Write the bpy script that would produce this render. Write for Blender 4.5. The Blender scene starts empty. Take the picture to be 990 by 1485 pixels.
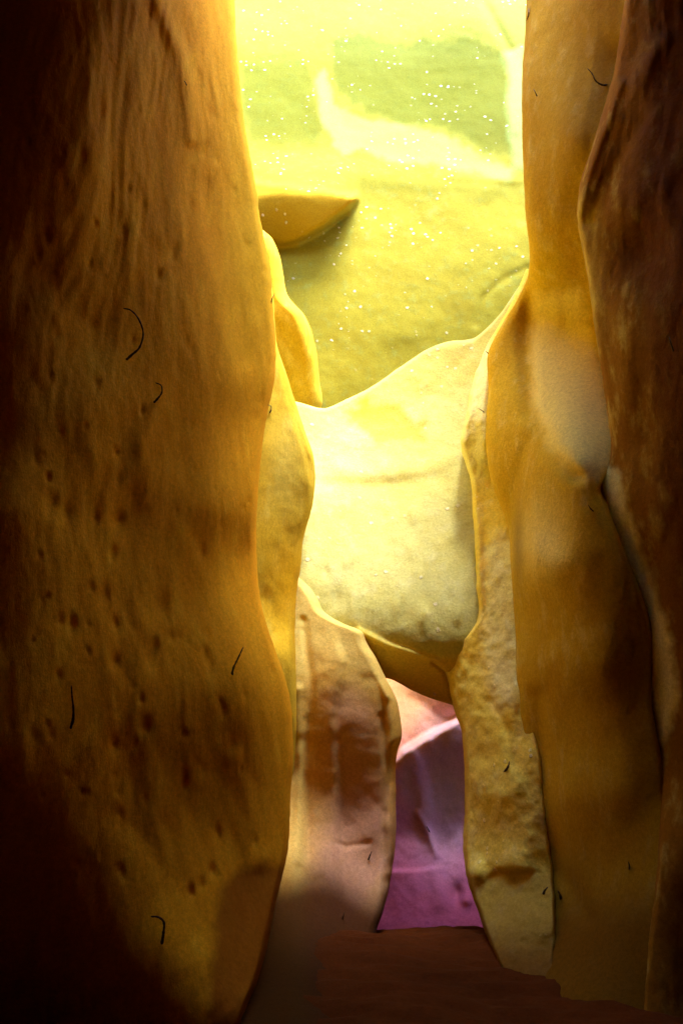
import bpy, math, random
import numpy as np

random.seed(7)
rng = np.random.RandomState(11)
SC = bpy.context.scene
COL = SC.collection

# ------------------------------------------------------------------ camera
PITCH = math.radians(18.0)
CAM = np.array([0.0, 0.0, 1.5])
F = 990.0
cp, sp = math.cos(PITCH), math.sin(PITCH)

def P(u, v, Y):
    """world point at world depth Y seen in the direction (u, v)"""
    u = np.asarray(u, float); v = np.asarray(v, float); Y = np.asarray(Y, float)
    r = (u - 495.0) / F
    up = -(v - 742.5) / F
    dy = cp - sp * up
    dz = sp + cp * up
    k = Y / dy
    return np.stack([r * k + 0 * Y, Y + 0 * r, CAM[2] + dz * k], axis=-1)

# ------------------------------------------------------------------ noise
_LAT = rng.rand(64, 64, 64)
def vnoise(p):
    p = np.asarray(p, float)
    i = np.floor(p).astype(int); f = p - i
    f = f * f * f * (f * (f * 6 - 15) + 10)
    out = 0
    for dx in (0, 1):
        wx = f[..., 0] if dx else 1 - f[..., 0]
        for dy in (0, 1):
            wy = f[..., 1] if dy else 1 - f[..., 1]
            for dz in (0, 1):
                wz = f[..., 2] if dz else 1 - f[..., 2]
                out = out + wx * wy * wz * _LAT[(i[..., 0] + dx) % 64, (i[..., 1] + dy) % 64, (i[..., 2] + dz) % 64]
    return out * 2 - 1

def fbm(p, octaves=4, gain=.5, lac=2.03):
    a, s, t = 1.0, 0, 0
    q = np.asarray(p, float)
    for _ in range(octaves):
        s = s + a * vnoise(q); t += a
        q = q * lac + 17.3; a *= gain
    return s / t

# ------------------------------------------------------------------ 2D helpers
def tps(pts):
    pts = np.array(pts, float)
    X = pts[:, :2] / 300.0; n = len(X)
    d = np.linalg.norm(X[:, None] - X[None], axis=-1)
    K = np.where(d > 0, d * d * np.log(d + 1e-12), 0) + np.eye(n) * 0.02
    A = np.zeros((n + 3, n + 3)); A[:n, :n] = K
    A[:n, n] = 1; A[:n, n + 1:] = X; A[n, :n] = 1; A[n + 1:, :n] = X.T
    w = np.linalg.solve(A, np.concatenate([pts[:, 2], [0, 0, 0]]))
    def f(u, v):
        Q = np.stack([u, v], -1) / 300.0
        out = w[n] + Q[..., 0] * w[n + 1] + Q[..., 1] * w[n + 2]
        for k in range(n):
            dd = np.linalg.norm(Q - X[k], axis=-1)
            out = out + w[k] * np.where(dd > 0, dd * dd * np.log(dd + 1e-12), 0)
        return out
    return f

def curve(ctrl):
    c = np.array(ctrl, float)
    def f(t):
        t = np.asarray(t, float)
        x, y = c[:, 0], c[:, 1]
        # monotone-ish hermite
        m = np.gradient(y, x)
        k = np.clip(np.searchsorted(x, t) - 1, 0, len(x) - 2)
        h = x[k + 1] - x[k]
        s = np.clip((t - x[k]) / h, 0, 1)
        return ((2 * s**3 - 3 * s**2 + 1) * y[k] + (s**3 - 2 * s**2 + s) * h * m[k]
                + (-2 * s**3 + 3 * s**2) * y[k + 1] + (s**3 - s**2) * h * m[k + 1])
    return f

def segdist(u, v, poly, closed=False):
    """distance and side sign to a polyline"""
    p = np.array(poly, float)
    n = len(p) if closed else len(p) - 1
    best = np.full(np.shape(u), 1e9); side = np.zeros(np.shape(u))
    for k in range(n):
        a, b = p[k], p[(k + 1) % len(p)]
        d = b - a; L2 = (d @ d) + 1e-9
        t = np.clip(((u - a[0]) * d[0] + (v - a[1]) * d[1]) / L2, 0, 1)
        qx, qy = u - (a[0] + t * d[0]), v - (a[1] + t * d[1])
        dist = np.hypot(qx, qy)
        m = dist < best
        cr = d[0] * qy - d[1] * qx
        best = np.where(m, dist, best); side = np.where(m, np.sign(cr), side)
    return best, side

def inside(u, v, poly):
    p = np.array(poly, float); c = np.zeros(np.shape(u), bool)
    for k in range(len(p)):
        a, b = p[k], p[(k + 1) % len(p)]
        cond = (a[1] > v) != (b[1] > v)
        xs = (b[0] - a[0]) * (v - a[1]) / (b[1] - a[1] + 1e-12) + a[0]
        c ^= cond & (u < xs)
    return c

def sd(u, v, poly, jitter=0, sc=14.0, seed=0):
    d, _ = segdist(u, v, poly, True)
    s = np.where(inside(u, v, poly), d, -d)
    if jitter:
        s = s + jitter * fbm(np.stack([u / sc, v / sc, np.full(np.shape(u), 3.3 + seed)], -1), 4, .6)
    return s

def smooth(x, w):
    t = np.clip(x / w * .5 + .5, 0, 1)
    return t * t * (3 - 2 * t)

# relief features: each returns metres added to the depth (negative = towards the viewer)
def ridge(poly, w, amp, fade=60):
    def f(u, v):
        d, _ = segdist(u, v, poly)
        return amp * np.exp(-(d / w) ** 2)
    return f
def step(poly, w, amp, reach):
    """one side (sign) of the line is lifted by amp, easing out over reach pixels"""
    def f(u, v):
        d, s = segdist(u, v, poly)
        p = np.array(poly, float)
        e = np.minimum(np.hypot(u - p[0, 0], v - p[0, 1]), np.hypot(u - p[-1, 0], v - p[-1, 1]))
        ease = np.clip((e - d) / 50.0, 0, 1); ease = ease * ease * (3 - 2 * ease)
        return amp * smooth(d * s, w) * np.exp(-(np.maximum(d * s, 0) / reach) ** 2) * ease
    return f
def patch(poly, w, amp, jitter=6, sc=14, seed=0):
    def f(u, v):
        return amp * smooth(sd(u, v, poly, jitter, sc, seed), w)
    return f
def bump(cu, cv, ru, rv, amp, p=2):
    def f(u, v):
        return amp * np.exp(-(((u - cu) / ru) ** 2 + ((v - cv) / rv) ** 2) ** (p / 2))
    return f

# ------------------------------------------------------------------ rock masses
def mesh_obj(name, verts, faces, mat, smooth_=True, cols=None):
    me = bpy.data.meshes.new(name)
    me.from_pydata([tuple(x) for x in verts], [], [tuple(int(i) for i in f) for f in faces])
    me.update()
    if smooth_:
        me.polygons.foreach_set('use_smooth', [True] * len(me.polygons))
    if cols is not None:
        a = me.color_attributes.new('MineralShade', 'FLOAT_COLOR', 'POINT')
        a.data.foreach_set('color', np.asarray(cols, np.float32).ravel())
    me.materials.append(mat)
    o = bpy.data.objects.new(name, me); COL.objects.link(o)
    return o

def tag(o, label=None, cat=None, group=None, kind=None):
    if label: o['label'] = label
    if cat: o['category'] = cat
    if group: o['group'] = group
    if kind: o['kind'] = kind
    return o

def mass(name, mat, lo, hi, t0, t1, ctrl, axis='row', wlo=None, whi=None, feats=(), paints=(),
         px=3.2, rough=(.02, 1.2), fine=(.006, 7.0), stretch=(1, 1, 1), edge_jit=1.2, back=1.3, pits=None, seed=0):
    """A rock mass with a modelled front that rolls round its free sides and runs back into the depth.
    axis row: lo/hi are the left and right sides as curves of v; axis col: top and bottom as curves of u."""
    lo, hi, dep = curve(lo), curve(hi), tps(ctrl)
    T = np.linspace(t0, t1, max(8, int((t1 - t0) / px)))
    a, b = lo(T), hi(T)
    ej = fbm(np.stack([T / 22, T * 0 + seed, T * 0 + .5], -1), 4, .6) * edge_jit
    ej2 = fbm(np.stack([T / 22, T * 0 + seed + 9.1, T * 0 + .5], -1), 4, .6) * edge_jit
    if wlo: a = a + ej
    if whi: b = b + ej2
    n = max(10, int(np.max(b - a) / px))
    s = np.linspace(0, 1, n)
    # denser columns near both sides
    s = s - .35 * np.sin(2 * np.pi * s) / (2 * np.pi)
    W = np.maximum(b - a, 2)[:, None]
    A = a[:, None] + W * s[None, :]
    TT = np.repeat(T[:, None], n, 1)
    U, V = (A, TT) if axis == 'row' else (TT, A)
    Y = dep(U, V)
    for f in feats: Y = Y + f(U, V)
    def rollby(d, w, r):
        q = np.clip(1 - d / w, 0, 1)
        return r * (1 - np.sqrt(1 - np.minimum(q, .995) ** 2))
    if wlo: Y = Y + rollby(A - a[:, None], np.minimum(wlo[0], W * .45), wlo[1])
    if whi: Y = Y + rollby(b[:, None] - A, np.minimum(whi[0], W * .45), whi[1])
    Pw = P(U, V, Y)
    st = np.array(stretch, float)
    Y = Y + rough[0] * fbm(Pw * rough[1] * st + seed * 3.1, 4, .5) + fine[0] * fbm(Pw * fine[1] * st + 5 + seed, 3, .55)
    if pits:
        for (cu, cv, r, dp) in pits:
            e = ((U - cu) / r) ** 2 + ((V - cv) / (r * 2.1)) ** 2
            m = e < 9
            Y[m] += .85 * dp * np.exp(-e[m] * 1.1)
    cols = np.zeros(U.shape + (4,)); cols[..., 3] = 1
    for ch, fn in paints:
        cols[..., ch] = np.clip(cols[..., ch] + fn(U, V), 0, 1)
    cols_blocks, blocks_u, blocks_v, blocks_y = [cols], [U], [V], [Y]
    def wrap(side):
        us, vs, ys, cs = [], [], [], []
        j = 0 if side == 'lo' else -1
        for k in range(1, 8):
            g = (k / 7.0) ** 1.6
            inn = (1 if side == 'lo' else -1) * 10 * g
            if axis == 'row': us.append(U[:, j] + inn); vs.append(V[:, j])
            else: us.append(U[:, j]); vs.append(V[:, j] + inn)
            ys.append(Y[:, j] + back * g); cs.append(cols[:, j])
        us, vs, ys, cs = (np.stack(x, 1) for x in (us, vs, ys, cs))
        if side == 'lo': us, vs, ys, cs = us[:, ::-1], vs[:, ::-1], ys[:, ::-1], cs[:, ::-1]
        return us, vs, ys, cs
    if wlo:
        w = wrap('lo'); blocks_u.insert(0, w[0]); blocks_v.insert(0, w[1]); blocks_y.insert(0, w[2]); cols_blocks.insert(0, w[3])
    if whi:
        w = wrap('hi'); blocks_u.append(w[0]); blocks_v.append(w[1]); blocks_y.append(w[2]); cols_blocks.append(w[3])
    U, V, Y, C = (np.concatenate(x, 1) for x in (blocks_u, blocks_v, blocks_y, cols_blocks))
    Pw = P(U, V, Y)
    R_, N_ = U.shape
    idx = np.arange(R_ * N_).reshape(R_, N_)
    q = np.stack([idx[:-1, :-1], idx[1:, :-1], idx[1:, 1:], idx[:-1, 1:]], -1).reshape(-1, 4)
    if axis == 'col': q = q[:, ::-1]
    o = mesh_obj(name, Pw.reshape(-1, 3), q, mat, True, C.reshape(-1, 4))
    SURF.append((o, dep, feats))
    return o
SURF = []

# ------------------------------------------------------------------ materials
def rock(name, base, dark, pale, stain_shade=None, fleck=.0, bump_s=.5, scale=1.0, stretch=(1, 1, 1), third=None, rough=.85, streak=.3, spec=.04, fleck_scale=9, sss=.5):
    m = bpy.data.materials.new(name); m.use_nodes = True
    nt = m.node_tree; N = nt.nodes; Lk = nt.links
    bs = N['Principled BSDF']; bs.inputs['Roughness'].default_value = rough
    bs.inputs['Specular IOR Level'].default_value = spec
    if sss:
        bs.subsurface_method = 'BURLEY'; bs.inputs['Subsurface Weight'].default_value = sss
        bs.inputs['Subsurface Radius'].default_value = (1, .55, .15); bs.inputs['Subsurface Scale'].default_value = .10
    tc = N.new('ShaderNodeTexCoord')
    mp = N.new('ShaderNodeMapping'); mp.inputs['Scale'].default_value = stretch
    Lk.new(tc.outputs['Object'], mp.inputs['Vector'])
    def noise(sc, det=6, r=.6, src=None):
        n = N.new('ShaderNodeTexNoise'); n.inputs['Scale'].default_value = sc * scale
        n.inputs['Detail'].default_value = det; n.inputs['Roughness'].default_value = r
        Lk.new((src or mp).outputs[0] if src is None else src.outputs['Object'], n.inputs['Vector'])
        return n
    def ramp(src, a, b):
        r = N.new('ShaderNodeMapRange'); r.inputs['From Min'].default_value = a; r.inputs['From Max'].default_value = b
        r.interpolation_type = 'SMOOTHSTEP'; Lk.new(src, r.inputs['Value']); return r.outputs[0]
    def mix(fac, a, b):
        x = N.new('ShaderNodeMix'); x.data_type = 'RGBA'
        if isinstance(fac, float): x.inputs[0].default_value = fac
        else: Lk.new(fac, x.inputs[0])
        for i, c in ((6, a), (7, b)):
            if isinstance(c, tuple): x.inputs[i].default_value = (*c, 1)
            else: Lk.new(c, x.inputs[i])
        return x.outputs[2]
    def mul(a, k):
        x = N.new('ShaderNodeMath'); x.operation = 'MULTIPLY'; Lk.new(a, x.inputs[0])
        if isinstance(k, float): x.inputs[1].default_value = k
        else: Lk.new(k, x.inputs[1])
        return x.outputs[0]
    n1 = noise(1.1, 5); n2 = noise(5.0, 8, .65); n3 = noise(38.0, 4, .7, tc)
    c = mix(mul(ramp(n1.outputs[0], .35, .72), .8), base, dark)
    c = mix(mul(ramp(n2.outputs[0], .48, .75), streak * 1.6), c, pale)
    at = N.new('ShaderNodeAttribute'); at.attribute_name = 'MineralShade'  # carries mineral tones plus painted shade and painted bright patches
    sx = N.new('ShaderNodeSeparateColor'); Lk.new(at.outputs['Color'], sx.inputs[0])
    if stain_shade: c = mix(sx.outputs[0], c, stain_shade)
    c = mix(sx.outputs[1], c, pale)
    if third: c = mix(sx.outputs[2], c, third)
    vor = None
    if fleck > 0:
        vor = N.new('ShaderNodeTexVoronoi'); vor.inputs['Scale'].default_value = fleck_scale
        vor.inputs['Randomness'].default_value = 1
        Lk.new(tc.outputs['Object'], vor.inputs['Vector'])
        nd = noise(fleck_scale * 3.5, 3, .7, tc)
        ad = N.new('ShaderNodeMath'); ad.operation = 'ADD'; Lk.new(vor.outputs['Distance'], ad.inputs[0])
        Lk.new(mul(nd.outputs[0], .40), ad.inputs[1])
        sp_ = ramp(ad.outputs[0], .44, .34)
        pick = N.new('ShaderNodeSeparateColor'); Lk.new(vor.outputs['Color'], pick.inputs[0])
        sel = ramp(pick.outputs[0], 1 - fleck, 1 - fleck * .7)
        nm = noise(1.7, 3, .5, tc)
        fl = mul(mul(sp_, sel), ramp(nm.outputs[0], .47, .62))
        c = mix(mul(fl, .5), c, (.88, .84, .7))
    n5 = noise(140.0, 3, .7, tc)
    def grain(c, src, lo, hi):
        mr = N.new('ShaderNodeMapRange'); mr.inputs['From Min'].default_value = .3; mr.inputs['From Max'].default_value = .7
        mr.inputs['To Min'].default_value = lo; mr.inputs['To Max'].default_value = hi; Lk.new(src, mr.inputs['Value'])
        hs = N.new('ShaderNodeHueSaturation'); Lk.new(mr.outputs[0], hs.inputs['Value']); Lk.new(c, hs.inputs['Color'])
        return hs.outputs[0]
    c = grain(c, n5.outputs[0], .80, 1.14); c = grain(c, n3.outputs[0], .80, 1.12)
    Lk.new(c, bs.inputs['Base Color'])
    b1 = N.new('ShaderNodeBump'); b1.inputs['Strength'].default_value = bump_s; b1.inputs['Distance'].default_value = .05
    Lk.new(n2.outputs[0], b1.inputs['Height'])
    n4 = noise(60.0, 5, .65, tc)
    b2 = N.new('ShaderNodeBump'); b2.inputs['Strength'].default_value = bump_s * .8; b2.inputs['Distance'].default_value = .008
    Lk.new(n4.outputs[0], b2.inputs['Height']); Lk.new(b1.outputs[0], b2.inputs['Normal'])
    last = b2
    if vor:
        b3 = N.new('ShaderNodeBump'); b3.inputs['Strength'].default_value = .6; b3.inputs['Distance'].default_value = .02
        Lk.new(fl, b3.inputs['Height']); Lk.new(b2.outputs[0], b3.inputs['Normal']); last = b3
    Lk.new(last.outputs[0], bs.inputs['Normal'])
    return m

M_back = rock('green_yellow_limestone', (.245, .225, .024), (.215, .18, .016), (.20, .26, .075), stain_shade=(.085, .095, .008), third=(.42, .27, .015), fleck=.6, fleck_scale=7.5, bump_s=.12)
M_block = rock('cream_chalk', (.54, .52, .20), (.50, .45, .13), (.61, .61, .34), stain_shade=(.46, .36, .045), third=(.74, .52, .05), fleck=.35, fleck_scale=8, bump_s=.35)
M_left = rock('ochre_sandstone', (.88, .42, .018), (.78, .33, .011), (.92, .52, .03), stain_shade=(.28, .07, .007), third=(.50, .32, .012), bump_s=.3, stretch=(1.3, 1.3, .45), streak=.35)
M_flange = rock('gold_sandstone', (.66, .46, .04), (.60, .37, .025), (.82, .68, .16), stain_shade=(.66, .36, .01), third=(.70, .5, .2), bump_s=.15, stretch=(1.3, 1.3, .5))
M_pillar = rock('mauve_tan_sandstone', (.66, .39, .09), (.62, .35, .075), (.74, .58, .18), stain_shade=(.56, .31, .22), third=(.045, .012, .0025), bump_s=.2)
M_rpill = rock('yellow_crusted_sandstone', (.88, .74, .15), (.82, .64, .09), (.88, .84, .40), stain_shade=(.72, .46, .04), third=(.17, .07, .012), fleck=.4, fleck_scale=12, bump_s=.3)
M_right = rock('amber_sandstone', (.70, .48, .035), (.62, .38, .02), (.88, .74, .26), stain_shade=(.14, .055, .004), third=(.96, .80, .25), fleck=0, bump_s=.3, stretch=(1.3, 1.3, .6))
M_near = rock('brown_sandstone', (.30, .14, .012), (.20, .07, .007), (.80, .66, .18), stain_shade=(.085, .016, .002), third=(.95, .88, .36), fleck=0, bump_s=.4, stretch=(1.2, 1.2, .6))
M_niche = rock('violet_rock', (.66, .23, .40), (.58, .18, .33), (.26, .05, .13), streak=0.0, stain_shade=(.98, .46, .20), third=(.66, .56, .99), bump_s=.12)
M_floor = rock('packed_sand', (.10, .024, .005), (.06, .014, .003), (.11, .033, .008), stain_shade=(.4, .2, .15), bump_s=.5)
M_shell = rock('shell_rock', (.50, .30, .05), (.42, .24, .04), (.55, .34, .1), bump_s=.3)
M_dark = rock('dark_rock', (.14, .06, .015), (.10, .04, .01), (.18, .09, .02), bump_s=.3)
M_root = bpy.data.materials.new('dark_root'); M_root.use_nodes = True
_b = M_root.node_tree.nodes['Principled BSDF']; _b.inputs['Base Color'].default_value = (.035, .012, .006, 1); _b.inputs['Roughness'].default_value = .8
_n = M_root.node_tree.nodes.new('ShaderNodeTexNoise'); _n.inputs['Scale'].default_value = 90
_r = M_root.node_tree.nodes.new('ShaderNodeValToRGB'); _r.color_ramp.elements[0].color = (.02, .006, .003, 1); _r.color_ramp.elements[1].color = (.07, .03, .012, 1)
M_root.node_tree.links.new(_n.outputs[0], _r.inputs[0]); M_root.node_tree.links.new(_r.outputs[0], _b.inputs['Base Color'])

# ------------------------------------------------------------------ far wall
knob_line = [(340, 300), (380, 292), (420, 290), (460, 284), (500, 280), (521, 284)]
knob_poly = [(330, 250), (400, 262), (460, 268), (517, 281), (519, 290), (506, 306), (482, 324), (455, 343), (430, 356), (405, 359), (380, 350), (330, 330)]
def knob(u, v):
    s = sd(u, v, knob_poly, 3, 20)
    under = .95 * smooth(s - 3, 6)
    fall = np.clip((v - 282) / 78, 0, 1)
    tail = np.clip((v - 190) / 90, 0, 1) ** 2.2 * np.clip((540 - u) / 60, 0, 1)
    upper = .75 * tail * (1 - smooth(v - 286, 16)) * smooth(505 - u, 22)
    right = np.clip((u - 330) / 190, 0, 1)
    return -np.maximum(upper, under * (1 - .85 * fall ** 1.3)) * (1 - .15 * right)
big_patch = [(481, 62), (500, 54), (521, 50), (548, 58), (585, 66), (620, 60), (650, 62), (672, 55), (700, 66), (722, 78), (735, 100), (732, 150), (742, 190), (748, 232), (720, 226), (690, 214), (660, 190), (620, 180), (575, 176), (535, 164), (520, 150), (512, 152), (500, 140), (488, 138), (480, 120), (484, 90)]
left_patch = [(350, 92), (380, 76), (410, 76), (438, 84), (448, 110), (456, 150), (463, 190), (458, 214), (410, 214), (365, 205), (352, 160)]
pale_band = [(470, 100), (484, 150), (520, 170), (575, 182), (640, 192), (690, 222), (740, 245), (740, 262), (640, 240), (560, 232), (525, 215), (500, 225), (485, 210), (470, 180), (455, 120)]
right_pale = [(728, 76), (757, 70), (770, 250), (742, 248), (735, 170), (738, 110)]
f_back = [knob, patch(big_patch, 4, .012, 9, 16, 1), patch(left_patch, 4, .01, 9, 16, 2), patch(right_pale, 6, -.015, 5),
          ridge([(700, 0), (722, 40), (738, 70)], 7, .05), step([(340, 238), (480, 236), (600, 246), (770, 262)], 22, -.10, 60),
          step([(600, 254), (680, 262), (780, 270)], 5, .03, 40),
          bump(690, 20, 60, 60, -.2), ridge([(765, 388), (730, 405), (700, 432), (690, 470)], 5, .02)]
p_back = [(0, lambda u, v: .55 * smooth(240 - v, 50)), (0, lambda u, v: .33 * smooth(sd(u, v, big_patch, 9, 16, 1), 5)), (0, lambda u, v: .25 * smooth(sd(u, v, left_patch, 9, 16, 2), 6)),  # flaked patches and greener top; top also toned down to offset strong light
          (1, lambda u, v: .8 * smooth(sd(u, v, pale_band, 8, 18, 3), 6)), (1, lambda u, v: .9 * smooth(sd(u, v, right_pale, 6, 18, 4), 7)),
          (2, lambda u, v: .8 * smooth(sd(u, v, knob_poly, 3, 20), 8)), (1, lambda u, v: .35 * smooth(60 - v, 60)),
          (0, lambda u, v: .35 * np.exp(-((v - 262 - (u - 450) * .05) / 16) ** 2))]
o = mass('cliff_face', M_back, [(200, -330), (900, -330)], [(200, 960), (900, 960)], 230, 880,
         [(250, -300, 11.4), (550, -300, 11.6), (850, -300, 11.3), (250, 200, 10.6), (550, 200, 10.8), (850, 200, 10.5), (250, 300, 10.35), (550, 300, 10.5), (850, 300, 10.35),
          (550, 480, 10.4), (250, 700, 10.4), (550, 700, 10.6), (850, 700, 10.4), (550, 960, 10.8)], axis='col', feats=f_back, paints=p_back, px=2.6, rough=(.05, .8), fine=(.004, 6), seed=1)
tag(o, 'tall pale yellow-green rock face at the back with flaked darker patches and a rounded knob', 'rock face', kind='thing')

# ------------------------------------------------------------------ bright block over the doorway
blk_stain = [(500, 600), (530, 580), (575, 590), (600, 620), (618, 610), (612, 640), (575, 640), (545, 640), (520, 620)]
_r2 = np.random.RandomState(3)
bpits = [(_r2.uniform(440, 690), _r2.uniform(720, 920), _r2.uniform(4, 9), _r2.uniform(-.03, .035)) for _ in range(60)]
o = mass('rock_block', M_block,
         [(330, 560), (400, 570), (428, 582), (436, 584), (468, 592), (500, 580), (540, 560), (580, 532), (620, 506), (650, 495), (690, 488), (720, 460), (765, 400), (800, 380)],
         [(330, 1010), (500, 1000), (540, 985), (562, 984), (600, 1003), (640, 1018), (655, 1022), (700, 1040), (800, 1060)], 335, 795,
         [(340, 600, 8.2), (430, 600, 8.1), (500, 600, 8.3), (600, 540, 8.45), (700, 520, 8.5), (790, 450, 8.5), (340, 680, 7.9), (450, 670, 7.95), (560, 672, 8.0), (680, 660, 7.95), (790, 650, 8.0),
          (340, 800, 7.4), (470, 780, 7.45), (560, 790, 7.5), (660, 780, 7.4), (790, 800, 7.4), (450, 890, 7.2), (560, 890, 7.05), (660, 920, 6.95), (790, 930, 6.9),
          (520, 925, 7.05), (600, 945, 7.0), (650, 965, 7.0), (560, 980, 7.35), (600, 1000, 7.5), (650, 1015, 7.45), (340, 1000, 7.4), (790, 1040, 7.4)], axis='col',
         wlo=(6, .15), whi=(5, .15), back=.2, pits=bpits, feats=[patch(blk_stain, 8, .02, 5, 30, 5), step([(450, 655), (520, 672), (600, 676), (690, 650)], 16, -.05, 50), ridge([(450, 700), (540, 706), (640, 690)], 12, .03),
          ridge([(520, 915), (560, 935), (600, 948), (640, 960)], 4, -.05), ridge([(628, 960), (645, 975), (655, 1000), (660, 1025)], 3, .06), bump(575, 710, 60, 22, .04), ridge([(690, 490), (640, 500)], 4, .03),
          ridge([(690, 500), (650, 540), (610, 580)], 9, .02)],
         paints=[(0, lambda u, v: .75 * smooth(sd(u, v, blk_stain, 14, 22, 5), 9)), (2, lambda u, v: .9 * smooth(sd(u, v, [(515, 905), (560, 930), (640, 955), (690, 950), (690, 1040), (560, 1000), (530, 950)], 6, 16), 12)),
                 (0, lambda u, v: .35 * np.exp(-((v - 705) / 22) ** 2 - ((u - 570) / 70) ** 2)), (0, lambda u, v: .4 * smooth(590 - v + (u - 560) * -.25, 30))],
         px=2.6, rough=(.05, 1.2), fine=(.006, 8), seed=2)
tag(o, 'bright cream rock block with a sloping top, bulging above the low doorway', 'rock block', kind='thing')

# ------------------------------------------------------------------ chamber behind the doorway
def pnt(f): return f
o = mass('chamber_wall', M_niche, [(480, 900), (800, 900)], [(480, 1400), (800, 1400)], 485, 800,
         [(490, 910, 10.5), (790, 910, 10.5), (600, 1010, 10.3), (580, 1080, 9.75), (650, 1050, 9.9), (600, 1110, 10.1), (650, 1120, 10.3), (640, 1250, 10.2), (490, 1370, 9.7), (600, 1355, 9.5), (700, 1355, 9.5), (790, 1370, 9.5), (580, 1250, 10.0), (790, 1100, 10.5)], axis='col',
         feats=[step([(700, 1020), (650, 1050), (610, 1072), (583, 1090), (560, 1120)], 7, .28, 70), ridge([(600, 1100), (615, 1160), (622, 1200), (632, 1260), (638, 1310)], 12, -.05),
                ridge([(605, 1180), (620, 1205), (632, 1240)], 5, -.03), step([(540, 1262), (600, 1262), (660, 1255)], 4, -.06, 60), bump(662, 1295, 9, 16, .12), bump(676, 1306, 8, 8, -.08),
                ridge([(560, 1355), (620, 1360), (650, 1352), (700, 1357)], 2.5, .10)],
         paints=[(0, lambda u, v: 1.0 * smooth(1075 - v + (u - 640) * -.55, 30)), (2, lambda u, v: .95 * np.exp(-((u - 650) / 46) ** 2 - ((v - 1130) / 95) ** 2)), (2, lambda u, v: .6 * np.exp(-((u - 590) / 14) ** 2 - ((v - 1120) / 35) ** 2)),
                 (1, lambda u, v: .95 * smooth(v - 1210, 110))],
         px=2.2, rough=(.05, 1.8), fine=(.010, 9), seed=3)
tag(o, 'purple and pink rock wall seen through the low doorway', 'rock wall', kind='thing')

# ------------------------------------------------------------------ left of the doorway: mauve-tan pillar
mauve = [(470, 1010), (510, 990), (550, 1030), (556, 1150), (545, 1260), (500, 1320), (480, 1250), (485, 1150)]
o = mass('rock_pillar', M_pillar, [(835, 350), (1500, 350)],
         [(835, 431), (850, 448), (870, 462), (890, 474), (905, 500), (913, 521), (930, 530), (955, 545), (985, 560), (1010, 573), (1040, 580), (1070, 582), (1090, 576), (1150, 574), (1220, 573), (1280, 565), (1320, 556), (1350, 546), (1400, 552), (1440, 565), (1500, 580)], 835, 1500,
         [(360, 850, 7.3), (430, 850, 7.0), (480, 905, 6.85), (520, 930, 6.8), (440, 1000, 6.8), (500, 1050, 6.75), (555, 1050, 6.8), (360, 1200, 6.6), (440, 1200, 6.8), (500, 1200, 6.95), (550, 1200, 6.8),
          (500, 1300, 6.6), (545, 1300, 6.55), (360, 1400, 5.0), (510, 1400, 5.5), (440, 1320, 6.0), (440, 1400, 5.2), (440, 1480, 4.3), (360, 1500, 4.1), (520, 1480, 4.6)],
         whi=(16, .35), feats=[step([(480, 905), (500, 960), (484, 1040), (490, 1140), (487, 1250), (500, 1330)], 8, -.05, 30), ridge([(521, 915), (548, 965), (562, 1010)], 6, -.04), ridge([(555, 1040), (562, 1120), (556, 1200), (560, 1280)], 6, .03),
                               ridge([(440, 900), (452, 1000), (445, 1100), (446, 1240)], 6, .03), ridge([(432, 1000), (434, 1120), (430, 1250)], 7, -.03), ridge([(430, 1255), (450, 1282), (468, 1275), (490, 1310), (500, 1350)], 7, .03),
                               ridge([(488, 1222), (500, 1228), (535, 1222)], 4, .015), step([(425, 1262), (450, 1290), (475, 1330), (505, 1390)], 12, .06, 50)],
         paints=[(0, lambda u, v: .75 * smooth(sd(u, v, mauve, 12, 24), 25)), (1, lambda u, v: .8 * smooth(960 - v + (u - 450) * .3, 70)), (2, lambda u, v: .97 * smooth(v - 1262 - (u - 430) * .2 + 12 * np.sin(u / 23.0), 45)), (0, lambda u, v: .7 * smooth(v - 1170, 90) * smooth(u - 440, 30)), (1, lambda u, v: .5 * np.exp(-((u - 432) / 12) ** 2))],  # reddish foot band, darkened further in colour to stand in for shade
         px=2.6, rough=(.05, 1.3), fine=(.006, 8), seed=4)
tag(o, 'mauve and tan rock pillar forming the left side of the low doorway', 'rock pillar', kind='thing')

# ------------------------------------------------------------------ yellow lobe and flange on the left
o = mass('rock_lobe', M_flange, [(290, 300), (700, 300)], [(290, 352), (325, 372), (345, 394), (370, 405), (400, 411), (430, 418), (455, 440), (500, 457), (550, 463), (590, 466), (620, 452), (700, 440)], 295, 700,
         [(300, 350, 7.2), (400, 350, 7.4), (300, 500, 7.6), (430, 500, 8.2), (460, 560, 8.6), (300, 700, 8.7), (440, 620, 9.0), (440, 690, 9.2)], whi=(20, .5),
         feats=[ridge([(420, 430), (445, 470), (460, 540), (464, 590)], 9, -.04), ridge([(412, 490), (440, 530), (455, 580)], 12, .02)], px=2.8, rough=(.04, 1.3), fine=(.007, 7), seed=5)
tag(o, 'yellow rounded rock lobe standing between the left wall and the tall back face', 'rock lobe', kind='thing')

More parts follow.
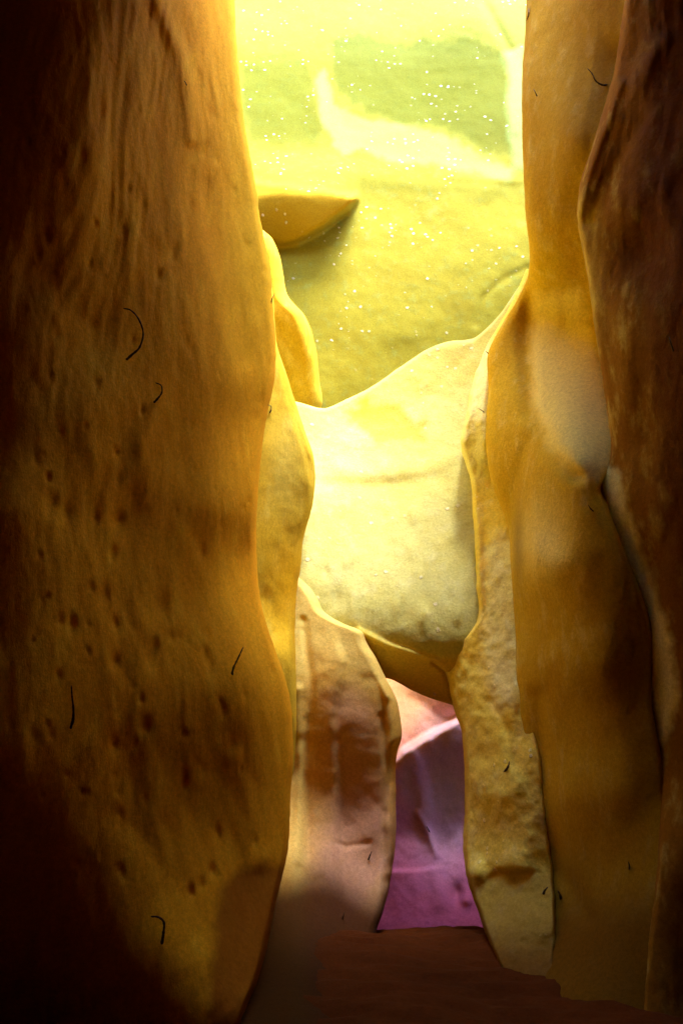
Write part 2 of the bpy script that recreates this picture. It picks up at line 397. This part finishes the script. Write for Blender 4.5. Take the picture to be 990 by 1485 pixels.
o = mass('rock_flange', M_flange, [(370, 320), (1460, 320)], [(370, 380), (400, 391), (430, 396), (500, 402), (560, 421), (620, 440), (660, 454), (700, 457), (740, 451), (780, 440), (820, 436), (860, 430), (900, 428), (1000, 430), (1300, 432), (1460, 420)], 375, 1450,
         [(330, 420, 6.0), (395, 430, 6.2), (330, 640, 5.9), (380, 660, 6.1), (450, 690, 6.6), (370, 800, 6.1), (435, 800, 6.7), (380, 900, 6.3), (425, 900, 6.6), (400, 950, 6.2), (425, 1050, 6.6), (430, 1150, 7.0), (330, 1050, 5.9), (330, 1290, 5.9), (430, 1290, 7.0), (430, 1440, 7.0), (330, 1440, 6.0)],
         whi=(10, .3), feats=[ridge([(396, 440), (402, 510), (420, 580), (445, 660), (455, 700)], 4, .05), ridge([(385, 870), (400, 892), (418, 905)], 12, .02), step([(380, 880), (395, 890), (410, 915), (425, 950)], 12, .06, 40)],
         paints=[(0, lambda u, v: .9 * np.exp(-((u - 420) / 35) ** 2 - ((v - 850) / 75) ** 2)), (1, lambda u, v: .5 * np.exp(-((u - 415) / 22) ** 2 - ((v - 680) / 60) ** 2))],
         px=2.8, rough=(.04, 1.3), fine=(.007, 7), seed=6)
tag(o, 'golden rock flange curving out behind the edge of the left wall', 'rock flange', kind='thing')

# ------------------------------------------------------------------ left wall
pits = []
prs = np.random.RandomState(5)
for k in range(120):
    cu = prs.uniform(40, 400); cv = prs.uniform(520, 1300) if prs.rand() < .8 else prs.uniform(150, 520)
    pits.append((cu, cv, prs.uniform(2.2, 5.5), prs.uniform(.010, .024)))
for cu, cv, r in ((150, 868, 9), (105, 905, 7), (233, 880, 9), (225, 938, 6), (218, 955, 7), (167, 960, 6), (298, 950, 5), (305, 965, 5), (210, 1052, 7), (165, 1080, 6), (268, 1133, 5), (315, 1208, 6), (307, 1262, 5), (292, 1283, 5), (278, 1295, 5), (250, 368, 7), (172, 755, 9), (75, 730, 9), (95, 745, 8), (230, 400, 5)):
    pits.append((cu, cv, r, .035))
def streaks(u, v):
    w = 60 * fbm(np.stack([u / 160, v / 260, u * 0 + 2.2], -1), 2)
    a = fbm(np.stack([(u + w + (v - 500) * .10) / 11.0, v / 150.0, u * 0 + 7.7], -1), 3, .55)
    m = np.clip((v + 0) / -700 + 1.15, .12, 1)
    b = fbm(np.stack([(u + w * 1.6) / 62.0, v / 480.0, u * 0 + 1.7], -1), 3, .5)
    c = np.abs(fbm(np.stack([(u + w) / 34.0, v / 120.0, u * 0 + 5.1], -1), 3, .5))
    return .012 * a * m + .026 * b - .012 * c
f_left = [streaks,
          ridge([(262, 40), (275, 140), (290, 260), (330, 400), (352, 520)], 16, .025),
          ridge([(230, 0), (262, 80), (272, 130), (278, 200)], 12, -.05),
          
          step([(215, 560), (198, 640), (206, 720), (198, 820), (188, 920), (190, 1040), (207, 1150), (217, 1260)], 20, .03, 80),
          bump(150, 490, 50, 60, .05),
          ridge([(228, 590), (205, 630), (190, 700)], 14, -.02),
          bump(130, 620, 70, 90, -.05), bump(300, 650, 60, 120, .05), bump(120, 230, 60, 90, -.06), bump(60, 400, 50, 60, .05),
          patch([(318, 1290), (340, 1262), (385, 1250), (425, 1258), (430, 1500), (300, 1500), (305, 1400)], 14, .015, 5, 30),
          ridge([(345, 1100), (370, 1180), (378, 1250)], 18, -.02), bump(350, 1000, 40, 100, -.08)]
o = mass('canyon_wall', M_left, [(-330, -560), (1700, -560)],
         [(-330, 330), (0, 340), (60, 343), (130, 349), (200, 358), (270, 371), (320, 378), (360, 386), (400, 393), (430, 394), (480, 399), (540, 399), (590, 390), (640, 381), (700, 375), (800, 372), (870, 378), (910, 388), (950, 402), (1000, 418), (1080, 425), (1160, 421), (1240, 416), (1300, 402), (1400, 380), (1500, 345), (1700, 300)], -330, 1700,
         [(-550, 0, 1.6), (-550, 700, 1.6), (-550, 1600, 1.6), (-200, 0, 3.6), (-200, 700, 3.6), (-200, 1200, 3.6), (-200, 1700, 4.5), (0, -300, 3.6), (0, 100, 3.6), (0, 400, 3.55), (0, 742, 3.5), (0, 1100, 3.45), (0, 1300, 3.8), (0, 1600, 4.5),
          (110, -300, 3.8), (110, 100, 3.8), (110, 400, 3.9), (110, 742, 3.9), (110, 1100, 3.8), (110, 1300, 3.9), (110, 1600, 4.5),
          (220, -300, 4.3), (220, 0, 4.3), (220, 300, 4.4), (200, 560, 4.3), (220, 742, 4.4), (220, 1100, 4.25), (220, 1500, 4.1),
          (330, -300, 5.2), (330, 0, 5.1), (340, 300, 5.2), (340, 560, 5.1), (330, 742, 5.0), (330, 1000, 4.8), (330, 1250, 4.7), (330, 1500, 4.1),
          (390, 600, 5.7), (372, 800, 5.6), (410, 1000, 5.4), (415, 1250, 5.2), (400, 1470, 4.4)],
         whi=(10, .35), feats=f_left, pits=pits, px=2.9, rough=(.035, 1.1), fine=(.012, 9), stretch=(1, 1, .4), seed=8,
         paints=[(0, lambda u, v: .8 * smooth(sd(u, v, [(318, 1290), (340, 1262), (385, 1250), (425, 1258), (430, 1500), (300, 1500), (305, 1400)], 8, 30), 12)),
                 (0, lambda u, v: .6 * smooth(sd(u, v, [(-600, -400), (170, -400), (150, 60), (90, 260), (90, 520), (40, 620), (20, 900), (60, 1100), (180, 1320), (330, 1500), (330, 1700), (-600, 1700)], 50, 120) - 30, 90)),  # outer edge and corners: shade painted as dark red-brown
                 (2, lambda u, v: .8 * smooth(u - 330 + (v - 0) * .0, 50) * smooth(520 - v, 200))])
tag(o, 'big ochre rock wall on the left, streaked and pitted', 'rock wall', kind='thing')

# ------------------------------------------------------------------ right pillar
crust = [(735, 770), (748, 800), (757, 900), (775, 960), (778, 1010), (720, 1030), (700, 960), (705, 850), (712, 780)]
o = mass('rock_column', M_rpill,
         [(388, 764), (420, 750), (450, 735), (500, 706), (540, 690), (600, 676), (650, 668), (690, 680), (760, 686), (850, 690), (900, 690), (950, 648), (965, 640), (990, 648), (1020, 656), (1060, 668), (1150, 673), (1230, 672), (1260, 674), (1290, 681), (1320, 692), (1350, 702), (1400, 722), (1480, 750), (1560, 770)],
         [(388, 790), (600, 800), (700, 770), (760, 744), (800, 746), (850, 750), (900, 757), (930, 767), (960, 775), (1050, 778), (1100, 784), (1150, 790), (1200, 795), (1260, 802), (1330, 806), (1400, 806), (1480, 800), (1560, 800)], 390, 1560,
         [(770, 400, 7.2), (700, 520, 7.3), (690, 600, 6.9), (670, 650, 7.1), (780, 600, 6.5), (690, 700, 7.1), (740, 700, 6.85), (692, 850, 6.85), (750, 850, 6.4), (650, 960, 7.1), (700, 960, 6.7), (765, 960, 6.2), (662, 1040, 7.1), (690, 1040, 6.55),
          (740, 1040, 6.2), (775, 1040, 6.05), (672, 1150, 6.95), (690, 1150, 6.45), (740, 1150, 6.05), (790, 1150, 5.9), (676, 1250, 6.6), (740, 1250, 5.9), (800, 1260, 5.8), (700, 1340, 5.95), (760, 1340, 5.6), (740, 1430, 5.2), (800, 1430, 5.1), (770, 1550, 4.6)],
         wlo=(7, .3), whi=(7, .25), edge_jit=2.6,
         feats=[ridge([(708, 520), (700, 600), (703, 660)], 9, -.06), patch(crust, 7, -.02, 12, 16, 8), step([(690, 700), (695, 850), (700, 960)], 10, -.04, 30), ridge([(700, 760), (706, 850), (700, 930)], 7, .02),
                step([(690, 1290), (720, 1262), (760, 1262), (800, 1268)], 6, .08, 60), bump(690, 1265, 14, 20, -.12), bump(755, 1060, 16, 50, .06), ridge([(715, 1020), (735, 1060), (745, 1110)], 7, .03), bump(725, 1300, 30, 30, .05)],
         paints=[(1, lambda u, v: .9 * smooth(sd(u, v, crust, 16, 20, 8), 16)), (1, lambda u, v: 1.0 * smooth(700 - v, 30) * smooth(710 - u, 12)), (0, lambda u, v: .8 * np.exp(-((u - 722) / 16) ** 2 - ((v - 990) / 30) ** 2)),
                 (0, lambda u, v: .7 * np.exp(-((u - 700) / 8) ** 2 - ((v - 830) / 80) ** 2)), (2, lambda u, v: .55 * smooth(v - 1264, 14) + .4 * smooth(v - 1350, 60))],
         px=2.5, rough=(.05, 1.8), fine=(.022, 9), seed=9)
tag(o, 'yellow crusted rock column forming the right side of the low doorway', 'rock column', kind='thing')

# ------------------------------------------------------------------ right wall, inner part
painted_glow = [(775, 430), (840, 420), (862, 500), (880, 600), (887, 660), (872, 700), (838, 690), (800, 650), (775, 600), (766, 500)]  # pale patch where sky light falls, its brightness put into the colour
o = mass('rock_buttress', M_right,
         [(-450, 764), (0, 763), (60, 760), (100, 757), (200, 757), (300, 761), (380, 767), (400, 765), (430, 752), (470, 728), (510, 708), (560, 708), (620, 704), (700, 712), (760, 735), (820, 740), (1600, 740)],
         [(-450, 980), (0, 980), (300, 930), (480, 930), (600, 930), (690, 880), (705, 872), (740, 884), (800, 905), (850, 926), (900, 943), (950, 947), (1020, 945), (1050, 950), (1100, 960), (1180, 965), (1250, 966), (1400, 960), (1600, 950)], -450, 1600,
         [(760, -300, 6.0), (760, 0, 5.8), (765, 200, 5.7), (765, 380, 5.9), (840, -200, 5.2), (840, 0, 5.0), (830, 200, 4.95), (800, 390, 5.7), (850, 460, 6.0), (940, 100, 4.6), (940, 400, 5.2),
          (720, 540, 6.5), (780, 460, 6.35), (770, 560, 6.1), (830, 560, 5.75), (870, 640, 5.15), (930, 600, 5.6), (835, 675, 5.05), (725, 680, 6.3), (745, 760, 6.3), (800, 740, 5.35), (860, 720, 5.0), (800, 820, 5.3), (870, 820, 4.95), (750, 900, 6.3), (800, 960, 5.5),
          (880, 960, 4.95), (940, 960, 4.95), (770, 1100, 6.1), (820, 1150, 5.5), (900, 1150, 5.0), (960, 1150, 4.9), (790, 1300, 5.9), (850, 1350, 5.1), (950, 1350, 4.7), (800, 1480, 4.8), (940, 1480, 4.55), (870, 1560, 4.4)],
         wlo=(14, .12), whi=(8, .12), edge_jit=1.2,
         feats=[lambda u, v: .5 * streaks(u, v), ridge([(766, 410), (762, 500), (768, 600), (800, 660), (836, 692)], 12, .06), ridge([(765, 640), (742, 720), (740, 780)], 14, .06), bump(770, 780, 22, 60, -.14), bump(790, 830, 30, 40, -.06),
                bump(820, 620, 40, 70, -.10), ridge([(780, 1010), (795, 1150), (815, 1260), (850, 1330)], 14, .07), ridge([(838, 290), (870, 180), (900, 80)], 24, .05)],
         paints=[(2, lambda u, v: 1.0 * smooth(sd(u, v, painted_glow, 9, 26), 12)), (1, lambda u, v: .9 * np.exp(-((u - 788) / 34) ** 2 - ((v - 785) / 62) ** 2)), (0, lambda u, v: .8 * np.exp(-((u - 752) / 10) ** 2 - ((v - 790) / 60) ** 2)),  # lit patch and the bright spot below it, painted in pale tones
                 (0, lambda u, v: .25 * smooth(v - 870, 50) + .45 * smooth(300 - v, 140) + .7 * smooth(v - 1270, 90))],  # clay band at the foot, plus painted shade at top and bottom
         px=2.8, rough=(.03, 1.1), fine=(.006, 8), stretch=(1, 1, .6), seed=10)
tag(o, 'smooth amber rock buttress on the right with a large pale patch high up', 'rock buttress', kind='thing')

# ------------------------------------------------------------------ right wall, nearest part
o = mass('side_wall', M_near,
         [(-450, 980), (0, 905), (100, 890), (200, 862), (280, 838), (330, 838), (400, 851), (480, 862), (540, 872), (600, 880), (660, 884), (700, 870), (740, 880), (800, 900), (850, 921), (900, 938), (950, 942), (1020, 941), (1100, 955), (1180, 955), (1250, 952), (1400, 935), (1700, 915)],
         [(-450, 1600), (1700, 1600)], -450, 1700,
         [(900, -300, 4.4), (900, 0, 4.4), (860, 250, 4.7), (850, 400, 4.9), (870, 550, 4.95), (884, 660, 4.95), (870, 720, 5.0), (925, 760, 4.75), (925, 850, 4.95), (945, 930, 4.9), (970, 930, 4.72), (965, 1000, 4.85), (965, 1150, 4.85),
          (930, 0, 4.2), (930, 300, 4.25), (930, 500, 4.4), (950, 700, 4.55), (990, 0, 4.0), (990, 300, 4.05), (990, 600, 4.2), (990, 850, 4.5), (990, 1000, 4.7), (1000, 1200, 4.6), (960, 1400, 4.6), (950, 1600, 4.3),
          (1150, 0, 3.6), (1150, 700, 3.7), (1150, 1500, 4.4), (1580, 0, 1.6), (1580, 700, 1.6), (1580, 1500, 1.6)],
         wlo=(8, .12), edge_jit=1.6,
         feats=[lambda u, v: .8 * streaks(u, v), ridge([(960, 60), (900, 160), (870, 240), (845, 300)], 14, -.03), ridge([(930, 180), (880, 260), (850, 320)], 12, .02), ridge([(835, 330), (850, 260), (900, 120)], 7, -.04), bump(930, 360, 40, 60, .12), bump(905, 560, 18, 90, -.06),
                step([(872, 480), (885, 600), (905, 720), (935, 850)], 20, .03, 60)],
         paints=[(2, lambda u, v: .95 * smooth(sd(u, v, [(862, 670), (892, 680), (915, 760), (945, 850), (972, 930), (982, 1010), (960, 1080), (940, 1000), (920, 900), (880, 790)], 7, 16), 10)),  # rim that catches the light, painted pale
                 (0, lambda u, v: .8 * smooth(sd(u, v, [(940, -400), (930, 200), (900, 330), (940, 480), (955, 700), (975, 860), (1000, 1000), (985, 1200), (960, 1700), (1700, 1700), (1700, -400)], 20, 50), 30)),  # near edge darkened in colour in place of shade
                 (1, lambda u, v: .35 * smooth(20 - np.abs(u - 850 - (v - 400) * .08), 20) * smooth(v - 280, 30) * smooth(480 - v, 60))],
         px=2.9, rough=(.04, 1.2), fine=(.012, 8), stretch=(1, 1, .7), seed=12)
tag(o, 'dark brown rock wall at the right edge with a lit rim painted bright', 'rock wall', kind='thing')

# ------------------------------------------------------------------ floor, rock behind, unseen roof and blocks added to shape light
def grid(name, x0, x1, y0, y1, n, zf, mat, kind='structure'):
    xs = np.linspace(x0, x1, n); ys = np.linspace(y0, y1, n)
    X, Yg = np.meshgrid(xs, ys)
    Z = zf(X, Yg)
    idx = np.arange(n * n).reshape(n, n)
    q = np.stack([idx[:-1, :-1], idx[:-1, 1:], idx[1:, 1:], idx[1:, :-1]], -1).reshape(-1, 4)
    o = mesh_obj(name, np.stack([X, Yg, Z], -1).reshape(-1, 3), q, mat)
    return tag(o, kind=kind)
def zfloor(X, Y):
    p = np.stack([X * .9, Y * 2.2, X * 0], -1)
    z = .09 * fbm(p, 4) + .03 * fbm(np.stack([X * 3, Y * 14, X * 0 + 4], -1), 3)
    return z - .8 * np.clip((Y - 6.1) / 3.3, 0, 1.2)
grid('ground', -9, 9, -7, 14, 560, zfloor, M_floor)

def shell(name, verts, faces, mat=M_shell):
    o = mesh_obj(name, verts, faces, mat, False)
    return tag(o, kind='structure')
def box(x0, x1, y0, y1, z0, z1):
    v = [(x, y, z) for x in (x0, x1) for y in (y0, y1) for z in (z0, z1)]
    f = [(0, 1, 3, 2), (4, 6, 7, 5), (0, 4, 5, 1), (2, 3, 7, 6), (0, 2, 6, 4), (1, 5, 7, 3)]
    return v, f
ROOF_Y = 4.2
def roofz(X, Y):
    return 6.6 + 1.35 * np.clip(Y - 3.0, 0, 2) + .3 * fbm(np.stack([X, Y, X * 0], -1), 3)
grid('added_shade_roof', -9, 9, -7, ROOF_Y, 60, roofz, M_dark)  # unseen roof added to keep the near walls dark
shell('light_blocker_left', *box(-9, -3.6, -6.98, 13.9, -.5, 14))  # unseen block added to stop light leaking in from the left
shell('light_blocker_right', *box(3.7, 9, -6.98, 8.2, -.5, 14))  # unseen block, its height set to cut the sun
shell('light_gap_sill', *box(3.9, 9, 8.21, 13.9, -.5, 2.6))  # unseen block kept low, a gap added to light the chamber
shell('sun_blocker_top', *box(-3.59, 3.69, -6.5, 4.15, 7.7, 11.6), mat=M_dark)  # unseen block added to keep direct sun off the upper left wall
shell('light_blocker_behind', *box(-3.6, 3.7, -6.9, -1.0, -.5, 7.65), mat=M_dark)  # unseen block added behind the camera to shut out stray light
shell('hill_back', *box(-3.6, 3.7, 11.5, 13.8, -.5, 14))

# ------------------------------------------------------------------ rootlets
bpy.context.view_layer.update()
DG = bpy.context.evaluated_depsgraph_get()
from mathutils import Vector
def hit(u, v):
    q = P(u, v, 1.0) - CAM
    ok, loc, nrm, *_ = SC.ray_cast(DG, Vector(CAM), Vector(q).normalized())
    return loc[1] if ok else 5.0
def catmull(p, n):
    p = np.array(p, float)
    q = np.concatenate([[2 * p[0] - p[1]], p, [2 * p[-1] - p[-2]]])
    out = []
    for i in range(1, len(q) - 2):
        for t in np.linspace(0, 1, n, endpoint=False):
            out.append(.5 * ((2 * q[i]) + (-q[i-1] + q[i+1]) * t + (2*q[i-1] - 5*q[i] + 4*q[i+1] - q[i+2]) * t*t + (-q[i-1] + 3*q[i] - 3*q[i+1] + q[i+2]) * t**3))
    out.append(p[-1]); return np.array(out)
def rootlet(pts, w, label, lift=.05):
    """pts run from the free tip to the point where the root leaves the rock"""
    n = len(pts); base = hit(*pts[-1])
    w3 = []
    for i, (u, v) in enumerate(pts):
        f = 1 - i / (n - 1)
        yb = min(base, hit(u, v)) - .004
        w3.append(P(u, v, yb - lift * math.sin(min(f, .9) * 2.2) + (.03 if i == n - 1 else 0)))
    c = catmull(w3, 7)
    r0 = w / F * base * .5
    ns = 7; V = []; Fc = []
    for i, p in enumerate(c):
        t = c[min(i + 1, len(c) - 1)] - c[max(i - 1, 0)]; t = t / (np.linalg.norm(t) + 1e-9)
        a = np.cross(t, [0.3, 1, .1]); a /= np.linalg.norm(a) + 1e-9; b = np.cross(t, a)
        k = i / (len(c) - 1)
        r = r0 * (.45 + .75 * k) * (1 + .22 * rng.uniform(-1, 1)) * (.4 if i == 0 else 1)
        for j in range(ns):
            th = 2 * math.pi * j / ns
            V.append(p + r * (math.cos(th) * a + math.sin(th) * b))
    for i in range(len(c) - 1):
        for j in range(ns):
            Fc.append((i * ns + j, i * ns + (j + 1) % ns, (i + 1) * ns + (j + 1) % ns, (i + 1) * ns + j))
    Fc.append(tuple(range(ns))[::-1]); Fc.append(tuple((len(c) - 1) * ns + j for j in range(ns)))
    o = mesh_obj('rootlet', V, Fc, M_root)
    tag(o, label, 'root', 'dark rootlets sticking out of the rock', 'thing')
ROOTS = [
 ([(179, 447), (190, 450), (201, 462), (208, 482), (203, 503), (192, 514), (182, 523)], 3.6, 'longest dark root, a wide hook bulging out of the ochre left wall', .10),
 ([(226, 555), (234, 559), (235, 569), (229, 578), (222, 585)], 3.0, 'small curled dark root just below the longest hooked root', .05),
 ([(353, 938), (346, 953), (339, 968), (336, 980)], 3.4, 'straight slanting dark root low on the smooth part of the left wall', .04),
 ([(104, 994), (105, 1010), (107, 1028), (106, 1045), (101, 1060)], 3.8, 'upright slightly bowed dark root near the left edge of the left wall', .04),
 ([(219, 1329), (230, 1330), (238, 1338), (237, 1355), (234, 1373)], 3.6, 'lowest root on the left wall, bent over near the shadowed foot', .05),
 ([(388, 587), (393, 589), (393, 595), (390, 600)], 1.8, 'tiny hooked root on the edge of the left wall beside the golden flange', .02),
 ([(399, 425), (395, 432), (393, 440)], 1.8, 'tiny root at the edge of the left wall level with the yellow lobe', .01),
 ([(267, 117), (270, 121), (271, 126)], 2.2, 'short root stub high on the streaked left wall', .01),
 ([(766, 12), (766, 20), (764, 30)], 3.2, 'short vertical root at the top of the right buttress edge', .03),
 ([(851, 99), (858, 107), (863, 117), (872, 123), (881, 123)], 3.2, 'L-shaped dark root high on the right rock in shade', .05),
 ([(773, 129), (776, 135), (779, 141)], 2.2, 'small slanting root on the upper right buttress below a vertical one', .02),
 ([(969, 488), (973, 500), (977, 513)], 3.0, 'dark root on the deeply shaded right side wall', .03),
 ([(852, 732), (856, 738), (862, 743)], 2.2, 'small root just below the pale patch of the right buttress', .02),
 ([(738, 1104), (736, 1112), (730, 1121)], 3.4, 'short thick root in the middle of the right column', .03),
 ([(794, 1286), (789, 1292), (787, 1298)], 3.0, 'left one of two short roots at the foot of the right column', .02),
 ([(808, 1291), (811, 1297), (813, 1305)], 3.4, 'right one of two short roots at the foot of the right column', .02),
 ([(704, 509), (708, 513)], 2.0, 'minute root where the bright wedge narrows above the right column', .01),
 ([(693, 592), (698, 595), (703, 599)], 1.4, 'hair-thin root across the bright edge at the top of the right column', .02),
 ([(910, 1249), (912, 1256), (911, 1264)], 2.2, 'faint short root low on the dark part of the right buttress', .02),
 ([(539, 1234), (536, 1241), (533, 1249)], 2.0, 'short slanting root low on the mauve pillar left of the doorway', .02),
 ([(618, 1198), (621, 1203), (623, 1208)], 1.8, 'small root on the purple wall inside the doorway', .02),
 ([(499, 1322), (498, 1328), (496, 1333)], 1.8, 'small root at the foot of the mauve pillar', .02),
]
for r in ROOTS: rootlet(*r)

# ------------------------------------------------------------------ camera, world, sun
cam = bpy.data.cameras.new('camera'); co = bpy.data.objects.new('camera', cam); COL.objects.link(co)
co.location = CAM; co.rotation_euler = (math.radians(90) + PITCH, 0, 0)
cam.sensor_fit = 'VERTICAL'; cam.sensor_height = 36; cam.lens = 36 * F / 1485
cam.clip_start = .05; cam.clip_end = 500
SC.camera = co

SUN_EL, SUN_ROT = 66, 138
w = bpy.data.worlds.new('World'); SC.world = w; w.use_nodes = True
nt = w.node_tree; bg = nt.nodes['Background']
sky = nt.nodes.new('ShaderNodeTexSky'); sky.sky_type = 'NISHITA'; sky.sun_disc = False
sky.sun_elevation = math.radians(SUN_EL); sky.sun_rotation = math.radians(SUN_ROT)
nt.links.new(sky.outputs[0], bg.inputs[0]); bg.inputs[1].default_value = .15
sun = bpy.data.lights.new('sun', 'SUN'); so = bpy.data.objects.new('sun', sun); COL.objects.link(so)
sun.energy = 2.2; sun.angle = math.radians(28); sun.color = (1, .95, .82)
from mathutils import Vector
az = math.radians(SUN_ROT); el = math.radians(SUN_EL)
d = Vector((math.sin(az) * math.cos(el), math.cos(az) * math.cos(el), math.sin(el)))
so.rotation_euler = d.to_track_quat('Z', 'Y').to_euler(); so.location = (0, 5, 20)

SC.view_settings.view_transform = 'Standard'; SC.view_settings.look = 'None'
SC.view_settings.gamma = 1; SC.view_settings.exposure = 3.65; SC.view_settings.use_curve_mapping = False
SC.cycles.max_bounces = 10; SC.cycles.diffuse_bounces = 8; SC.cycles.glossy_bounces = 2
SC.cycles.use_denoising = True
try: SC.cycles.denoiser = 'OPENIMAGEDENOISE'
except Exception: pass
